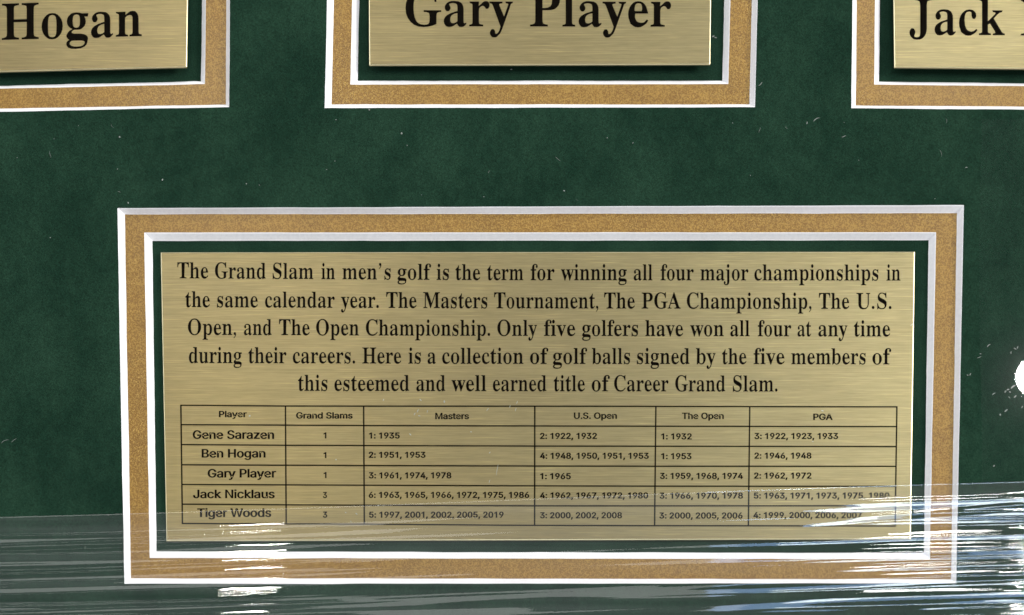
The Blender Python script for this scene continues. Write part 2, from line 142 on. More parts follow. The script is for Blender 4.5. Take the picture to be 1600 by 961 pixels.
SANS = {',':(188,[[38,-119,68,71,137,71,84,-119]]),
'.':(188,[[95,-4,78,-1,63,9,53,24,50,41,53,59,63,73,78,83,95,87,113,83,128,73,138,59,141,41,138,24,128,9,113,-1]]),
'0':(453,[[227,-7,174,1,130,24,95,62,69,113,53,178,48,254,53,330,69,395,95,447,130,484,174,508,227,516,279,508,323,484,358,447,384,395,400,330,405,254,400,178,384,113,359,62,323,24,279,1],[227,50,261,56,290,74,313,103,330,144,340,194,344,254,340,314,330,365,313,405,290,435,261,453,227,460,192,453,163,435,140,405,123,365,113,314,109,254,113,194,123,144,140,103,163,74,192,56]]),
'1':(453,[[76,0,76,55,391,55,391,0],[276,509,276,0,212,0,212,448,209,448,86,358,86,427,198,509]]),
'2':(453,[[64,0,64,47,234,229,282,282,299,305,311,327,318,348,320,371,317,397,308,419,293,436,273,449,250,457,224,460,196,457,172,447,153,433,139,413,130,390,127,362,66,362,71,405,86,442,111,473,143,496,182,511,225,516,268,511,306,497,337,474,361,445,376,411,381,372,378,345,371,318,357,290,336,259,267,180,153,60,153,57,389,57,389,0]]),
'3':(453,[[218,-7,173,-3,133,10,98,30,70,57,52,91,44,132,109,132,115,107,126,87,144,71,165,59,191,52,219,50,248,53,275,61,297,74,315,93,325,116,329,145,326,172,316,196,299,217,275,234,242,244,201,248,157,248,157,299,288,448,288,452,70,452,70,509,372,509,372,461,211,278,211,289,264,288,308,276,344,253,371,222,387,186,393,145,387,103,370,66,344,36,309,12,266,-2]]),
'4':(453,[[40,105,40,158,247,509,311,509,109,166,109,163,413,163,413,105],[282,0,282,121,282,146,282,318,343,318,343,0]]),
'5':(453,[[221,-7,178,-2,140,11,108,32,83,60,66,93,60,130,122,130,127,108,138,89,154,73,173,60,196,52,221,50,250,53,276,64,298,82,314,104,324,131,328,162,324,193,314,221,297,244,275,262,248,273,218,277,192,275,167,268,145,258,128,246,67,253,96,509,366,509,366,452,151,452,134,301,136,301,155,315,178,325,203,331,229,334,263,330,294,321,321,306,345,285,364,260,379,231,388,199,391,163,385,117,369,76,343,41,309,15,268,-1]]),
'6':(453,[[226,-7,182,-1,142,15,109,40,84,74,69,115,64,162,68,199,80,239,102,285,137,340,252,509,322,509,151,261,145,261,154,275,165,288,179,299,196,307,214,312,235,314,278,309,316,295,346,271,370,240,384,201,389,157,384,112,368,73,343,39,310,14,271,-2],[226,48,254,52,279,63,299,79,314,101,324,128,327,157,324,187,314,213,299,235,279,251,254,262,226,265,198,262,174,252,153,235,138,214,128,188,125,158,128,128,138,102,153,79,174,63,198,52]]),
'7':(453,[[97,0,323,448,323,452,62,452,62,509,391,509,391,449,165,0]]),
'8':(453,[[226,-7,178,-2,136,11,101,33,74,62,57,96,52,135,55,166,65,195,81,220,101,241,125,256,153,265,153,267,119,282,93,308,76,342,70,380,75,417,90,450,114,477,146,498,184,511,226,516,269,511,306,498,337,477,361,450,377,417,382,380,376,342,359,308,333,282,300,267,300,265,327,256,351,241,372,220,387,195,397,166,401,135,395,96,378,62,352,33,317,11,275,-2],[226,49,258,52,285,60,307,74,323,91,333,113,337,139,333,165,322,189,305,208,283,223,256,232,226,235,196,232,169,223,147,208,130,189,119,165,115,139,119,113,129,91,145,74,167,60,195,52],[226,290,252,292,274,300,293,313,307,330,316,351,319,376,316,399,308,420,294,437,275,449,252,457,226,460,200,457,177,449,159,437,145,420,136,399,133,376,136,351,145,330,159,313,178,300,201,292]]),
'9':(453,[[226,516,271,510,310,494,343,468,368,434,384,393,389,347,385,309,373,270,350,224,315,168,200,0,130,0,301,248,307,248,299,234,287,221,273,210,257,202,238,196,218,195,175,199,137,214,106,237,83,269,68,307,64,352,69,397,85,436,110,469,143,494,182,510],[226,460,199,457,174,446,154,429,138,407,129,381,125,352,129,322,138,295,154,274,174,257,199,247,226,243,254,247,279,257,299,273,314,295,324,321,327,350,324,381,314,407,299,429,279,446,254,457]]),
':':(188,[[95,-4,78,-1,63,9,53,24,50,41,53,59,63,73,78,83,95,87,113,83,128,73,138,59,141,41,138,24,128,9,113,-1],[95,271,78,274,63,284,53,299,50,316,53,334,63,349,78,359,95,362,113,359,128,349,138,334,141,316,138,299,128,284,113,274]]),
'A':(480,[[16,0,201,509,276,509,463,0,395,0,287,302,264,372,232,478,245,478,213,371,191,302,85,0],[110,142,110,199,370,199,370,142]]),
'B':(456,[[60,0,60,509,241,509,289,504,329,491,359,469,381,442,394,410,398,374,395,344,387,320,373,301,356,286,336,275,315,267,315,262,339,257,363,245,385,227,402,203,414,173,418,136,413,100,400,67,377,39,344,18,301,4,247,0],[125,57,245,57,296,63,330,80,349,105,355,137,352,161,342,184,327,203,306,218,279,228,248,231,125,231],[125,285,238,285,265,288,288,296,308,309,323,326,333,348,336,372,330,403,313,429,283,446,240,452,125,452]]),
'G':(520,[[269,-7,205,1,149,25,104,64,69,116,47,179,40,254,47,329,69,393,103,445,149,484,203,508,265,516,304,513,340,504,374,489,403,469,429,445,449,416,465,384,474,349,408,349,399,372,387,393,373,411,356,427,337,439,315,448,291,454,265,456,222,450,183,432,150,404,125,364,109,314,103,254,109,194,125,145,151,105,184,76,224,59,269,53,309,57,345,71,374,93,396,123,410,160,415,202,434,199,283,199,283,256,478,256,478,200,471,141,451,91,419,50,377,19,326,0]]),
'H':(517,[[60,0,60,509,125,509,125,289,392,289,392,509,457,509,457,0,392,0,392,232,125,232,125,0]]),
'J':(396,[[185,-7,143,-2,106,11,75,33,52,63,38,100,33,145,33,173,98,173,98,145,104,104,122,74,149,56,185,50,220,56,248,74,266,104,272,145,272,509,336,509,336,145,332,100,318,63,294,33,263,11,227,-2]]),
'M':(628,[[60,0,60,509,152,509,277,187,287,159,299,123,311,84,322,49,307,49,318,83,330,121,342,158,352,187,476,509,568,509,568,0,504,0,504,291,504,327,505,369,506,413,507,457,513,457,498,409,482,363,467,322,456,291,342,0,286,0,170,291,159,321,145,361,129,408,112,457,119,457,120,416,121,372,122,328,122,291,122,0]]),
'N':(523,[[60,0,60,509,136,509,343,183,363,151,388,107,414,55,405,54,401,108,399,157,399,195,399,509,463,509,463,0,387,0,202,290,177,331,148,381,108,452,119,454,122,384,124,328,125,291,125,0]]),
'O':(533,[[267,-7,205,1,150,25,105,63,70,115,48,179,40,254,48,329,70,393,105,445,150,484,205,508,267,516,329,508,384,484,429,445,464,393,486,329,493,254,486,179,464,115,429,63,384,25,329,1],[267,53,310,59,349,76,383,105,408,144,425,194,430,254,425,314,408,365,383,404,349,433,310,450,267,456,223,450,184,433,151,404,125,364,109,314,103,254,109,194,125,144,151,105,184,76,223,59]]),
'P':(445,[[60,0,60,509,235,509,289,503,332,487,366,462,390,430,404,391,409,348,404,304,390,265,366,233,332,207,289,191,235,186,109,186,109,242,233,242,269,246,297,256,318,272,333,294,342,319,344,348,342,376,333,402,318,423,297,439,268,449,232,452,125,452,125,0]]),
'S':(447,[[224,-9,172,-4,128,9,91,31,64,60,46,96,38,137,104,137,110,110,123,88,142,71,166,59,194,52,224,49,257,52,286,60,311,74,329,92,341,114,346,139,342,161,332,179,316,193,296,205,245,222,184,239,128,260,86,289,67,313,56,341,52,372,58,413,75,448,102,476,138,498,180,511,227,516,275,511,316,498,351,476,377,449,394,415,401,378,337,378,326,412,302,437,267,453,225,459,194,456,167,448,145,435,129,418,118,398,115,376,119,352,131,334,148,319,169,308,212,293,264,279,312,264,336,252,359,238,379,220,395,198,405,171,408,139,403,99,386,64,360,34,323,11,278,-4]]),
'T':(449,[[32,452,32,509,417,509,417,452,257,452,257,0,193,0,193,452]]),
'U':(517,[[259,-8,203,-2,154,15,114,43,85,80,66,124,60,173,60,509,124,509,124,178,128,144,141,113,160,87,187,68,220,56,259,52,298,56,331,68,357,87,377,113,389,144,393,178,393,509,457,509,457,173,451,124,433,80,403,43,363,15,315,-2]]),
'W':(686,[[155,0,16,509,82,509,163,196,175,145,187,94,197,40,189,40,200,94,211,145,224,196,306,509,380,509,462,196,474,145,486,94,497,40,488,40,499,94,510,145,523,196,603,509,670,509,530,0,455,0,368,323,351,391,336,475,350,475,335,395,318,323,230,0]]),
'a':(389,[[160,-9,126,-5,94,5,68,22,48,45,35,73,30,108,34,138,43,161,58,179,78,193,100,203,125,211,178,220,234,227,252,230,265,235,273,243,276,255,276,257,273,279,267,297,256,311,240,322,220,329,196,331,171,329,149,322,132,313,118,301,107,288,100,274,41,291,57,322,79,346,104,364,133,375,163,382,194,384,239,379,263,372,286,360,306,343,322,320,333,290,337,251,337,0,277,0,277,52,272,52,252,25,236,12,215,1,190,-6],[170,45,202,49,228,59,248,74,263,93,272,115,276,138,276,190,259,182,231,176,200,171,175,168,134,159,117,150,103,139,95,124,92,105,94,87,102,72,114,61,130,52,149,47]]),
'c':(396,[[207,-8,159,-2,117,16,82,46,56,85,40,133,34,187,40,243,56,291,82,330,117,360,159,378,207,384,234,383,260,377,284,368,305,356,324,341,340,322,353,301,362,277,303,262,290,289,270,311,242,325,207,330,173,325,145,310,124,287,108,258,99,224,96,187,99,151,108,117,124,89,145,66,173,51,207,46,243,52,271,66,292,89,304,117,363,102,354,78,341,56,325,37,306,21,285,9,261,-1,235,-6]]),
'd':(424,[[195,-8,151,-2,111,16,79,45,55,84,39,133,34,189,39,245,55,293,79,332,112,361,151,378,196,384,228,381,253,373,272,360,287,346,306,319,311,319,311,509,372,509,372,0,313,0,313,59,307,59,287,31,272,17,252,4,227,-5],[205,47,236,51,263,65,284,86,299,115,309,150,312,189,309,229,300,263,284,291,263,312,237,325,205,330,172,325,145,311,124,290,108,261,99,227,96,189,99,151,109,117,124,88,145,66,172,51]]),
'e':(404,[[212,-8,161,-2,117,16,82,46,56,85,40,132,34,187,39,242,55,290,81,329,115,359,157,378,205,384,236,382,266,374,294,361,319,341,341,315,357,282,368,242,371,194,371,169,75,169,75,221,338,221,310,202,307,237,298,269,283,294,263,314,237,326,205,330,173,326,146,313,125,294,109,270,99,241,96,211,96,178,100,139,110,106,128,80,151,61,179,50,212,46,234,48,254,53,271,61,285,73,297,88,306,105,365,91,353,63,335,39,311,19,283,4,249,-5]]),
'g':(425,[[207,-151,168,-148,134,-140,105,-127,82,-110,64,-91,51,-69,101,-41,122,-66,136,-78,154,-88,178,-95,207,-97,249,-92,282,-75,298,-58,308,-34,311,-6,311,68,306,68,287,41,272,28,252,16,227,8,195,5,152,10,113,27,80,53,55,90,39,136,34,191,39,246,55,293,80,332,112,361,152,378,196,384,228,382,253,373,273,360,288,346,308,319,313,319,313,379,372,379,372,-9,367,-54,350,-90,324,-117,291,-136,251,-147],[205,59,237,63,264,75,285,95,300,121,309,154,312,193,309,231,300,264,285,291,264,312,237,325,205,330,172,325,145,312,124,290,109,262,99,229,96,193,99,155,109,123,124,96,145,76,172,63]]),
'h':(410,[[114,227,114,0,53,0,53,509,114,509,114,287,102,287,124,332,152,362,187,379,227,384,264,380,295,369,321,349,341,321,353,285,357,240,357,0,296,0,296,235,290,275,273,304,246,323,210,329,184,326,161,317,141,303,126,283,117,257]]),
'i':(167,[[53,0,53,379,114,379,114,0],[84,443,67,446,54,455,44,468,41,483,44,499,54,512,67,521,84,524,100,521,114,512,123,499,126,483,123,468,114,455,100,446]]),
'k':(381,[[110,137,110,212,121,212,284,379,360,379,184,199,177,199],[53,0,53,509,114,509,114,0],[294,0,148,186,191,229,372,0]]),
'l':(189,[[139,-2,101,3,74,20,58,47,53,84,53,509,114,509,114,99,115,77,120,62,130,54,146,52,160,53,170,54,181,3,162,-1]]),
'm':(610,[[53,0,53,379,112,379,112,295,108,295,118,323,132,346,151,363,172,376,195,384,219,386,257,380,287,361,309,331,321,295,312,295,322,321,337,343,357,361,381,375,407,383,437,386,468,383,497,372,522,354,541,328,553,296,557,255,557,0,496,0,496,254,490,289,473,313,447,326,419,330,395,328,374,320,358,307,345,290,338,270,335,247,335,0,274,0,274,260,269,288,253,311,229,326,199,330,178,328,158,320,140,307,126,289,117,266,114,238,114,0]]),
'n':(410,[[114,227,114,0,53,0,53,379,112,379,112,287,102,287,124,332,152,362,187,379,227,384,264,380,295,369,321,349,341,321,353,285,357,240,357,0,296,0,296,235,290,275,273,304,246,323,210,329,184,326,161,317,141,303,126,283,117,257]]),
'o':(415,[[207,-8,159,-2,117,16,82,46,56,85,40,133,34,187,40,243,56,291,82,330,117,360,159,378,207,384,256,378,299,360,333,330,359,291,376,243,381,187,376,133,359,85,333,46,299,16,256,-2],[207,46,242,51,270,66,292,89,307,117,316,151,319,187,316,224,307,258,292,287,270,310,242,325,207,330,173,325,145,310,124,287,108,258,99,224,96,187,99,151,108,117,124,89,145,66,173,51]]),
'p':(424,[[53,-143,53,379,112,379,112,319,118,319,137,346,152,360,171,373,197,381,229,384,274,378,313,361,345,332,370,293,385,245,390,189,385,133,370,84,346,45,313,16,274,-2,229,-8,198,-5,173,4,153,17,138,31,118,59,114,59,114,-143],[220,47,253,51,279,66,301,88,316,117,325,151,328,189,325,227,316,261,301,290,280,311,253,325,220,330,188,325,161,312,140,291,125,263,116,229,113,189,116,150,125,115,140,86,162,65,188,51]]),
'r':(259,[[53,0,53,379,112,379,112,321,115,321,130,347,152,367,181,380,213,385,229,384,243,384,243,322,230,324,207,326,182,323,159,315,140,301,126,284,117,262,114,237,114,0]]),
's':(365,[[182,-8,145,-5,112,3,84,18,62,38,45,63,36,94,94,107,105,79,124,60,150,49,181,45,217,50,244,62,262,81,268,103,265,121,254,136,237,147,212,155,149,170,104,186,72,208,53,237,47,274,51,305,65,332,87,354,115,370,149,381,187,384,223,381,254,372,279,358,299,339,314,316,324,290,268,277,258,298,243,316,219,328,187,333,156,329,131,317,114,299,109,277,112,258,124,243,144,232,172,223,229,209,275,194,306,171,325,142,331,107,326,75,312,47,290,24,260,6,223,-5]]),
't':(227,[[204,379,204,327,6,327,6,379],[65,471,126,471,126,98,128,76,136,61,150,53,170,50,185,51,202,54,213,2,192,-3,168,-4,125,2,92,21,72,52,65,93]]),
'u':(410,[[182,-5,146,-1,115,11,89,31,69,59,57,95,53,139,53,379,114,379,114,144,119,105,137,75,164,56,200,50,226,53,249,62,268,77,283,97,293,122,296,153,296,379,357,379,357,0,298,0,298,92,307,92,286,47,257,17,222,0]]),
'y':(389,[[47,-139,61,-86,71,-87,88,-90,104,-89,118,-84,130,-74,141,-58,151,-36,163,-1,17,379,84,379,165,155,187,87,206,21,184,21,202,87,224,155,305,379,371,379,204,-58,191,-85,177,-107,159,-124,139,-136,117,-143,91,-145,65,-143]]),
'z':(380,[[42,0,42,46,254,320,254,323,48,323,48,379,333,379,333,331,126,60,126,56,339,56,339,0]]),
' ':(195,[])}



SANS['1'] = (430, [[276, 509, 276, 0, 212, 0, 212, 428, 165, 390, 86, 360, 86, 418, 160, 455, 225, 509]])
SANS['l'] = (167, [[53, 0, 53, 509, 116, 509, 116, 0]])
SANS['P'] = (445, [[60, 0, 60, 509, 235, 509, 289, 503, 332, 487, 366, 462, 390, 430, 404, 391, 409, 348, 404, 304, 390, 265, 366, 233, 332, 207, 289, 191, 235, 186, 125, 186, 125, 0],
                   [125, 242, 233, 242, 269, 246, 297, 256, 318, 272, 333, 294, 342, 319, 344, 348, 342, 376, 333, 402, 318, 423, 297, 439, 268, 449, 232, 452, 125, 452]])
SANS['M'] = (628, [[60, 0, 60, 509, 152, 509, 314, 85, 476, 509, 568, 509, 568, 0, 504, 0, 504, 420, 343, 0, 285, 0, 124, 420, 124, 0]])
SANS['W'] = (686, [[155, 0, 16, 509, 82, 509, 193, 80, 306, 509, 380, 509, 493, 80, 603, 509, 670, 509, 530, 0, 455, 0, 343, 430, 230, 0]])
SANS['e'] = (404, [[int(v) for v in "212 -8 161 -2 117 16 82 46 56 85 40 132 34 187 39 242 55 290 81 329 115 359 157 378 205 384 236 382 266 374 294 361 319 341 341 315 357 282 368 242 371 194 371 181 75 181 75 224 338 224 310 202 307 237 298 269 283 294 263 314 237 326 205 330 173 326 146 313 125 294 109 270 99 241 96 211 96 178 100 139 110 106 128 80 151 61 179 50 212 46 234 48 252 52 268 59 280 68 290 79 298 91 360 76 349 52 333 32 310 14 282 2 249 -5".split()]])
SANS['N'] = (523, [[60, 0, 60, 509, 134, 509, 399, 112, 399, 509, 463, 509, 463, 0, 389, 0, 124, 397, 124, 0]])

# ------------------------------------------------------------------ node helpers
class Mat:
    def __init__(self, name):
        self.m = bpy.data.materials.new(name)
        self.m.use_nodes = True
        self.nt = self.m.node_tree
        self.nt.nodes.clear()
        self.out = self.n('ShaderNodeOutputMaterial')
        self.co = self.n('ShaderNodeTexCoord').outputs['Object']

    def n(self, t, **kw):
        nd = self.nt.nodes.new(t)
        for k, v in kw.items():
            if hasattr(nd, k):
                setattr(nd, k, v)
        return nd

    def link(self, a, b):
        self.nt.links.new(a, b)

    def scale(self, v):
        mp = self.n('ShaderNodeMapping')
        mp.inputs['Scale'].default_value = v
        self.link(self.co, mp.inputs['Vector'])
        return mp.outputs[0]

    def noise(self, v, detail=2.0, rough=0.5, vec=None):
        t = self.n('ShaderNodeTexNoise')
        t.inputs['Scale'].default_value = 1.0
        t.inputs['Detail'].default_value = detail
        t.inputs['Roughness'].default_value = rough
        self.link(self.scale(v) if vec is None else vec, t.inputs['Vector'])
        return t.outputs['Fac']

    def ramp(self, fac, stops, interp='LINEAR'):
        r = self.n('ShaderNodeValToRGB')
        r.color_ramp.interpolation = interp
        e = r.color_ramp.elements
        while len(e) < len(stops):
            e.new(0.5)
        for i, (p, c) in enumerate(stops):
            e[i].position = p
            e[i].color = c if len(c) == 4 else (*c, 1)
        self.link(fac, r.inputs[0])
        return r.outputs[0]

    def math(self, op, a, b=None, c=None):
        m = self.n('ShaderNodeMath', operation=op)
        for i, x in enumerate((a, b, c)):
            if x is None:
                continue
            if isinstance(x, (int, float)):
                m.inputs[i].default_value = x
            else:
                self.link(x, m.inputs[i])
        return m.outputs[0]

    def mixc(self, fac, a, b, mode='MIX'):
        m = self.n('ShaderNodeMix', data_type='RGBA', blend_type=mode)
        for i, x in ((0, fac), (6, a), (7, b)):
            if isinstance(x, (int, float)):
                m.inputs[i].default_value = x
            elif isinstance(x, tuple):
                m.inputs[i].default_value = (*x, 1)
            else:
                self.link(x, m.inputs[i])
        return m.outputs[2]

    def bump(self, h, strength, dist, normal=None):
        b = self.n('ShaderNodeBump')
        b.inputs['Strength'].default_value = strength
        b.inputs['Distance'].default_value = dist
        self.link(h, b.inputs['Height'])
        if normal is not None:
            self.link(normal, b.inputs['Normal'])
        return b.outputs[0]

    def bsdf(self, color, rough, metal=0.0, normal=None, **kw):
        p = self.n('ShaderNodeBsdfPrincipled')
        for k, v in dict({'Base Color': color, 'Roughness': rough, 'Metallic': metal}, **kw).items():
            if isinstance(v, (int, float)):
                p.inputs[k].default_value = v
            elif isinstance(v, tuple):
                p.inputs[k].default_value = (*v, 1) if len(v) == 3 and p.inputs[k].type == 'RGBA' else v
            else:
                self.link(v, p.inputs[k])
        if normal is not None:
            self.link(normal, p.inputs['Normal'])
        return p.outputs[0]

    def done(self, shader):
        self.link(shader, self.out.inputs['Surface'])
        return self.m


# ------------------------------------------------------------------ materials
def suede_material(name, dark, light):
    M = Mat(name)
    big = M.noise((55, 38, 55), 4, 0.6)
    mid = M.noise((420, 330, 400), 4, 0.65)
    fine = M.noise((3400, 3400, 3400), 2, 0.6)
    c = M.ramp(M.math('ADD', M.math('MULTIPLY', big, 0.68), M.math('MULTIPLY', mid, 0.32)),
               [(0.40, dark), (0.61, light)])
    g = M.ramp(fine, [(0.25, (0.50, 0.54, 0.52)), (0.75, (1.5, 1.46, 1.48))])
    c = M.mixc(1.0, c, g, 'MULTIPLY')
    nrm = M.bump(M.math('ADD', fine, M.math('MULTIPLY', mid, 0.8)), 0.55, 0.00012)
    return M.done(M.bsdf(c, 0.95, 0.0, nrm, **{'Specular IOR Level': 0.1, 'Sheen Weight': 0.025, 'Sheen Roughness': 0.5,
                                              'Sheen Tint': (0.6, 0.9, 0.75)}))


def gold_paper_material():
    M = Mat("gold_paper")
    big = M.noise((180, 180, 180), 4, 0.6)
    fine = M.noise((3000, 3000, 3000), 3, 0.6)
    c = M.ramp(big, [(0.3, (0.165, 0.078, 0.0036)), (0.7, (0.205, 0.100, 0.0058))])
    c = M.mixc(1.0, c, M.ramp(fine, [(0.3, (0.92, 0.91, 0.89)), (0.7, (1.07, 1.07, 1.08))]), 'MULTIPLY')
    base = M.bsdf(c, 0.55, 0.15, M.bump(fine, 0.4, 0.00005), **{'Coat Weight': 0.16, 'Coat Roughness': 0.20})
    vor = M.n('ShaderNodeTexVoronoi')
    vor.inputs['Scale'].default_value = 1.0
    M.link(M.scale((5200, 5200, 5200)), vor.inputs['Vector'])
    # every mica flake leans its own way
    vm = M.n('ShaderNodeVectorMath', operation='SUBTRACT')
    M.link(vor.outputs['Color'], vm.inputs[0])
    vm.inputs[1].default_value = (0.5, 0.5, 0.5)
    vs = M.n('ShaderNodeVectorMath', operation='MULTIPLY')
    M.link(vm.outputs[0], vs.inputs[0])
    vs.inputs[1].default_value = (0.40, 0.40, 0.0)
    va = M.n('ShaderNodeVectorMath', operation='ADD')
    M.link(vs.outputs[0], va.inputs[0])
    va.inputs[1].default_value = (0, 0, 1)
    vn = M.n('ShaderNodeVectorMath', operation='NORMALIZE')
    M.link(va.outputs[0], vn.inputs[0])
    flake = M.n('ShaderNodeBsdfGlossy')
    flake.inputs['Color'].default_value = (0.86, 0.58, 0.16, 1)
    flake.inputs['Roughness'].default_value = 0.36
    M.link(vn.outputs[0], flake.inputs['Normal'])
    mx = M.n('ShaderNodeMixShader')
    sep = M.n('ShaderNodeSeparateColor')
    M.link(vor.outputs['Color'], sep.inputs[0])
    M.link(M.math('MULTIPLY', M.math('GREATER_THAN', sep.outputs[2], 0.4), 0.15), mx.inputs[0])
    M.link(base, mx.inputs[1])
    M.link(flake.outputs[0], mx.inputs[2])
    return M.done(mx.outputs[0])


def core_material():
    M = Mat("white_mat_core")
    f = M.noise((1500, 1500, 900), 3, 0.6)
    c = M.ramp(f, [(0.3, (0.82, 0.815, 0.83)), (0.7, (0.90, 0.895, 0.905))])
    return M.done(M.bsdf(c, 0.85, 0.0, M.bump(f, 0.35, 0.00006), **{'Specular IOR Level': 0.2}))


def brass_material(name, base, edge=False):
    M = Mat(name)
    if edge:
        return M.done(M.bsdf((0.86, 0.78, 0.50), 0.28, 1.0))
    long_ = M.noise((55, 3600, 10), 3, 0.7)
    short = M.noise((230, 5200, 10), 2, 0.6)
    wide = M.noise((22, 420, 10), 3, 0.55)
    pat = M.noise((60, 70, 10), 3, 0.6)
    h = M.math('ADD', M.math('MULTIPLY', long_, 0.6), M.math('MULTIPLY', short, 0.4))
    c = M.mixc(1.0, base, M.ramp(h, [(0.3, (0.72, 0.71, 0.68)), (0.72, (1.22, 1.22, 1.22))]), 'MULTIPLY')
    c = M.mixc(1.0, c, M.ramp(wide, [(0.3, (0.93, 0.92, 0.90)), (0.7, (1.05, 1.05, 1.05))]), 'MULTIPLY')
    c = M.mixc(1.0, c, M.ramp(pat, [(0.3, (0.97, 0.95, 0.92)), (0.7, (1.03, 1.03, 1.03))]), 'MULTIPLY')
    hair = M.noise((75, 5600, 10), 2, 0.5, None)
    c = M.mixc(1.0, c, M.ramp(hair, [(0.60, (1.0, 1.0, 1.0)), (0.70, (1.45, 1.43, 1.36))]), 'MULTIPLY')
    smudge = M.noise((38, 30, 10), 3, 0.55)
    r = M.math('ADD', 0.275, M.math('ADD', M.math('MULTIPLY', short, 0.08), M.math('MULTIPLY', smudge, 0.08)))
    nrm = M.bump(h, 0.42, 0.00005)
    tan = M.n('ShaderNodeTangent', direction_type='UV_MAP')
    tan.uv_map = "brush"
    return M.done(M.bsdf(c, r, 1.0, nrm, **{'Coat Weight': 0.8, 'Coat Roughness': 0.29}, Anisotropic=0.85, Tangent=tan.outputs[0]))


def flat_material(name, c, rough=0.6, spec=0.3):
    M = Mat(name)
    f = M.noise((900, 900, 900), 2)
    cc = M.ramp(f, [(0.3, tuple(x * 0.8 for x in c)), (0.7, tuple(x * 1.2 for x in c))])
    return M.done(M.bsdf(cc, rough, 0.0, **{'Specular IOR Level': spec}))


def film_material(name, haze, haze_lo, gloss, scuff, rough):
    """Thin clear plastic: passes light straight through, mirrors a little, a trace of milky scatter."""
    M = Mat(name)
    tr = M.n('ShaderNodeBsdfTransparent')
    tr.inputs[0].default_value = (0.995, 0.997, 0.997, 1)
    df = M.n('ShaderNodeBsdfDiffuse')
    df.inputs[0].default_value = (0.80, 0.82, 0.82, 1)
    band = M.noise((9, 360, 10), 4, 0.6)
    hz = M.ramp(band, [(0.32, (haze_lo,) * 3), (0.68, (haze,) * 3)])
    m1 = M.n('ShaderNodeMixShader')
    M.link(hz, m1.inputs[0])
    M.link(tr.outputs[0], m1.inputs[1])
    M.link(df.outputs[0], m1.inputs[2])
    g1 = M.n('ShaderNodeBsdfGlossy')
    g1.inputs['Roughness'].default_value = rough
    g2 = M.n('ShaderNodeBsdfGlossy')
    g2.inputs['Roughness'].default_value = 0.085
    mg = M.n('ShaderNodeMixShader')
    mg.inputs[0].default_value = scuff
    M.link(g1.outputs[0], mg.inputs[1])
    M.link(g2.outputs[0], mg.inputs[2])
    lw = M.n('ShaderNodeLayerWeight')
    lw.inputs[0].default_value = 0.5
    fr = M.math('ADD', M.math('MULTIPLY', M.math('POWER', lw.outputs['Facing'], 5.0), 0.9), 0.04)
    m2 = M.n('ShaderNodeMixShader')
    M.link(M.math('MULTIPLY', fr, gloss), m2.inputs[0])
    M.link(m1.outputs[0], m2.inputs[1])
    M.link(mg.outputs[0], m2.inputs[2])
    return M.done(m2.outputs[0])


SUEDE = suede_material("green_suede", (0.0052, 0.0222, 0.0122), (0.0116, 0.0365, 0.0205))
BACK = suede_material("dark_green_suede", (0.0050, 0.0215, 0.0120), (0.0105, 0.033, 0.0185))
GOLD = gold_paper_material()
CORE = core_material()
BRASS = brass_material("brushed_brass", (0.235, 0.19, 0.076))
EDGE = brass_material("polished_brass_edge", None, True)
INK = flat_material("black_engraving_ink", (0.004, 0.003, 0.002), 0.9, 0.02)
FOAM = flat_material("black_foam", (0.010, 0.012, 0.010), 0.9, 0.1)
FILM = film_material("wrinkled_clear_film", 0.036, 0.003, 1.45, 0.02, 0.026)
CLEAR = film_material("smooth_clear_film", 0.0, 0.0, 0.3, 0.055, 0.008)
DUST_GLINT = flat_material("pale_lint_glint", (0.30, 0.33, 0.30), 0.9, 0.1)  # one pale colour for lint and for the glints on the brass


# ------------------------------------------------------------------ object helpers
def link(name, me, mat, parent=None):
    o = bpy.data.objects.new(name, me)
    col.objects.link(o)
    if mat is not None:
        me.materials.append(mat)
    if parent is not None:
        o.parent = parent
        o.matrix_parent_inverse = Matrix.Identity(4)
    return o


def mesh(verts, faces, name="m", smooth=False):
    me = bpy.data.meshes.new(name)
    me.from_pydata([tuple(v) for v in verts], [], faces)
    me.update()
    if smooth:
        me.polygons.foreach_set('use_smooth', [True] * len(me.polygons))
    return me


def tag(o, label, cat, group=None, kind=None):
    o['label'] = label
    o['category'] = cat
    if group:
        o['group'] = group
    if kind:
        o['kind'] = kind
    return o


def fill(polys):
    """Fill closed 2-D outlines (holes allowed); returns points and faces."""
    cu = bpy.data.curves.new("fill", 'CURVE')
    cu.dimensions = '2D'
    cu.fill_mode = 'FRONT'
    for q in polys:
        sp = cu.splines.new('POLY')
        sp.points.add(len(q) - 1)
        for i, (x, y) in enumerate(q):
            sp.points[i].co = (x, y, 0, 1)
        sp.use_cyclic_u = True
    ob = bpy.data.objects.new("fill", cu)
    col.objects.link(ob)
    dg = bpy.context.evaluated_depsgraph_get()
    me = bpy.data.meshes.new_from_object(ob.evaluated_get(dg))
    v = [tuple(p.co) for p in me.vertices]
    f = [tuple(p.vertices) for p in me.polygons]
    bpy.data.objects.remove(ob)
    bpy.data.curves.remove(cu)
    bpy.data.meshes.remove(me)
    return v, f


def wob(a, b, n, amp, seed):
    """Hand-cut edge from a to b (pixels): n pieces, wandering by amp pixels."""
    dx, dy = b[0] - a[0], b[1] - a[1]
    L = math.hypot(dx, dy)
    nx, ny = -dy / L, dx / L
    out = []
    for i in range(n):
        t = i / n
        d = 0 if i == 0 else amp * (noise.noise((t * L / 70, seed, 0)) * 1.0 + 0.5 * noise.noise((t * L / 14, seed, 5)))
        out.append((a[0] + dx * t + nx * d, a[1] + dy * t + ny * d))
    return out


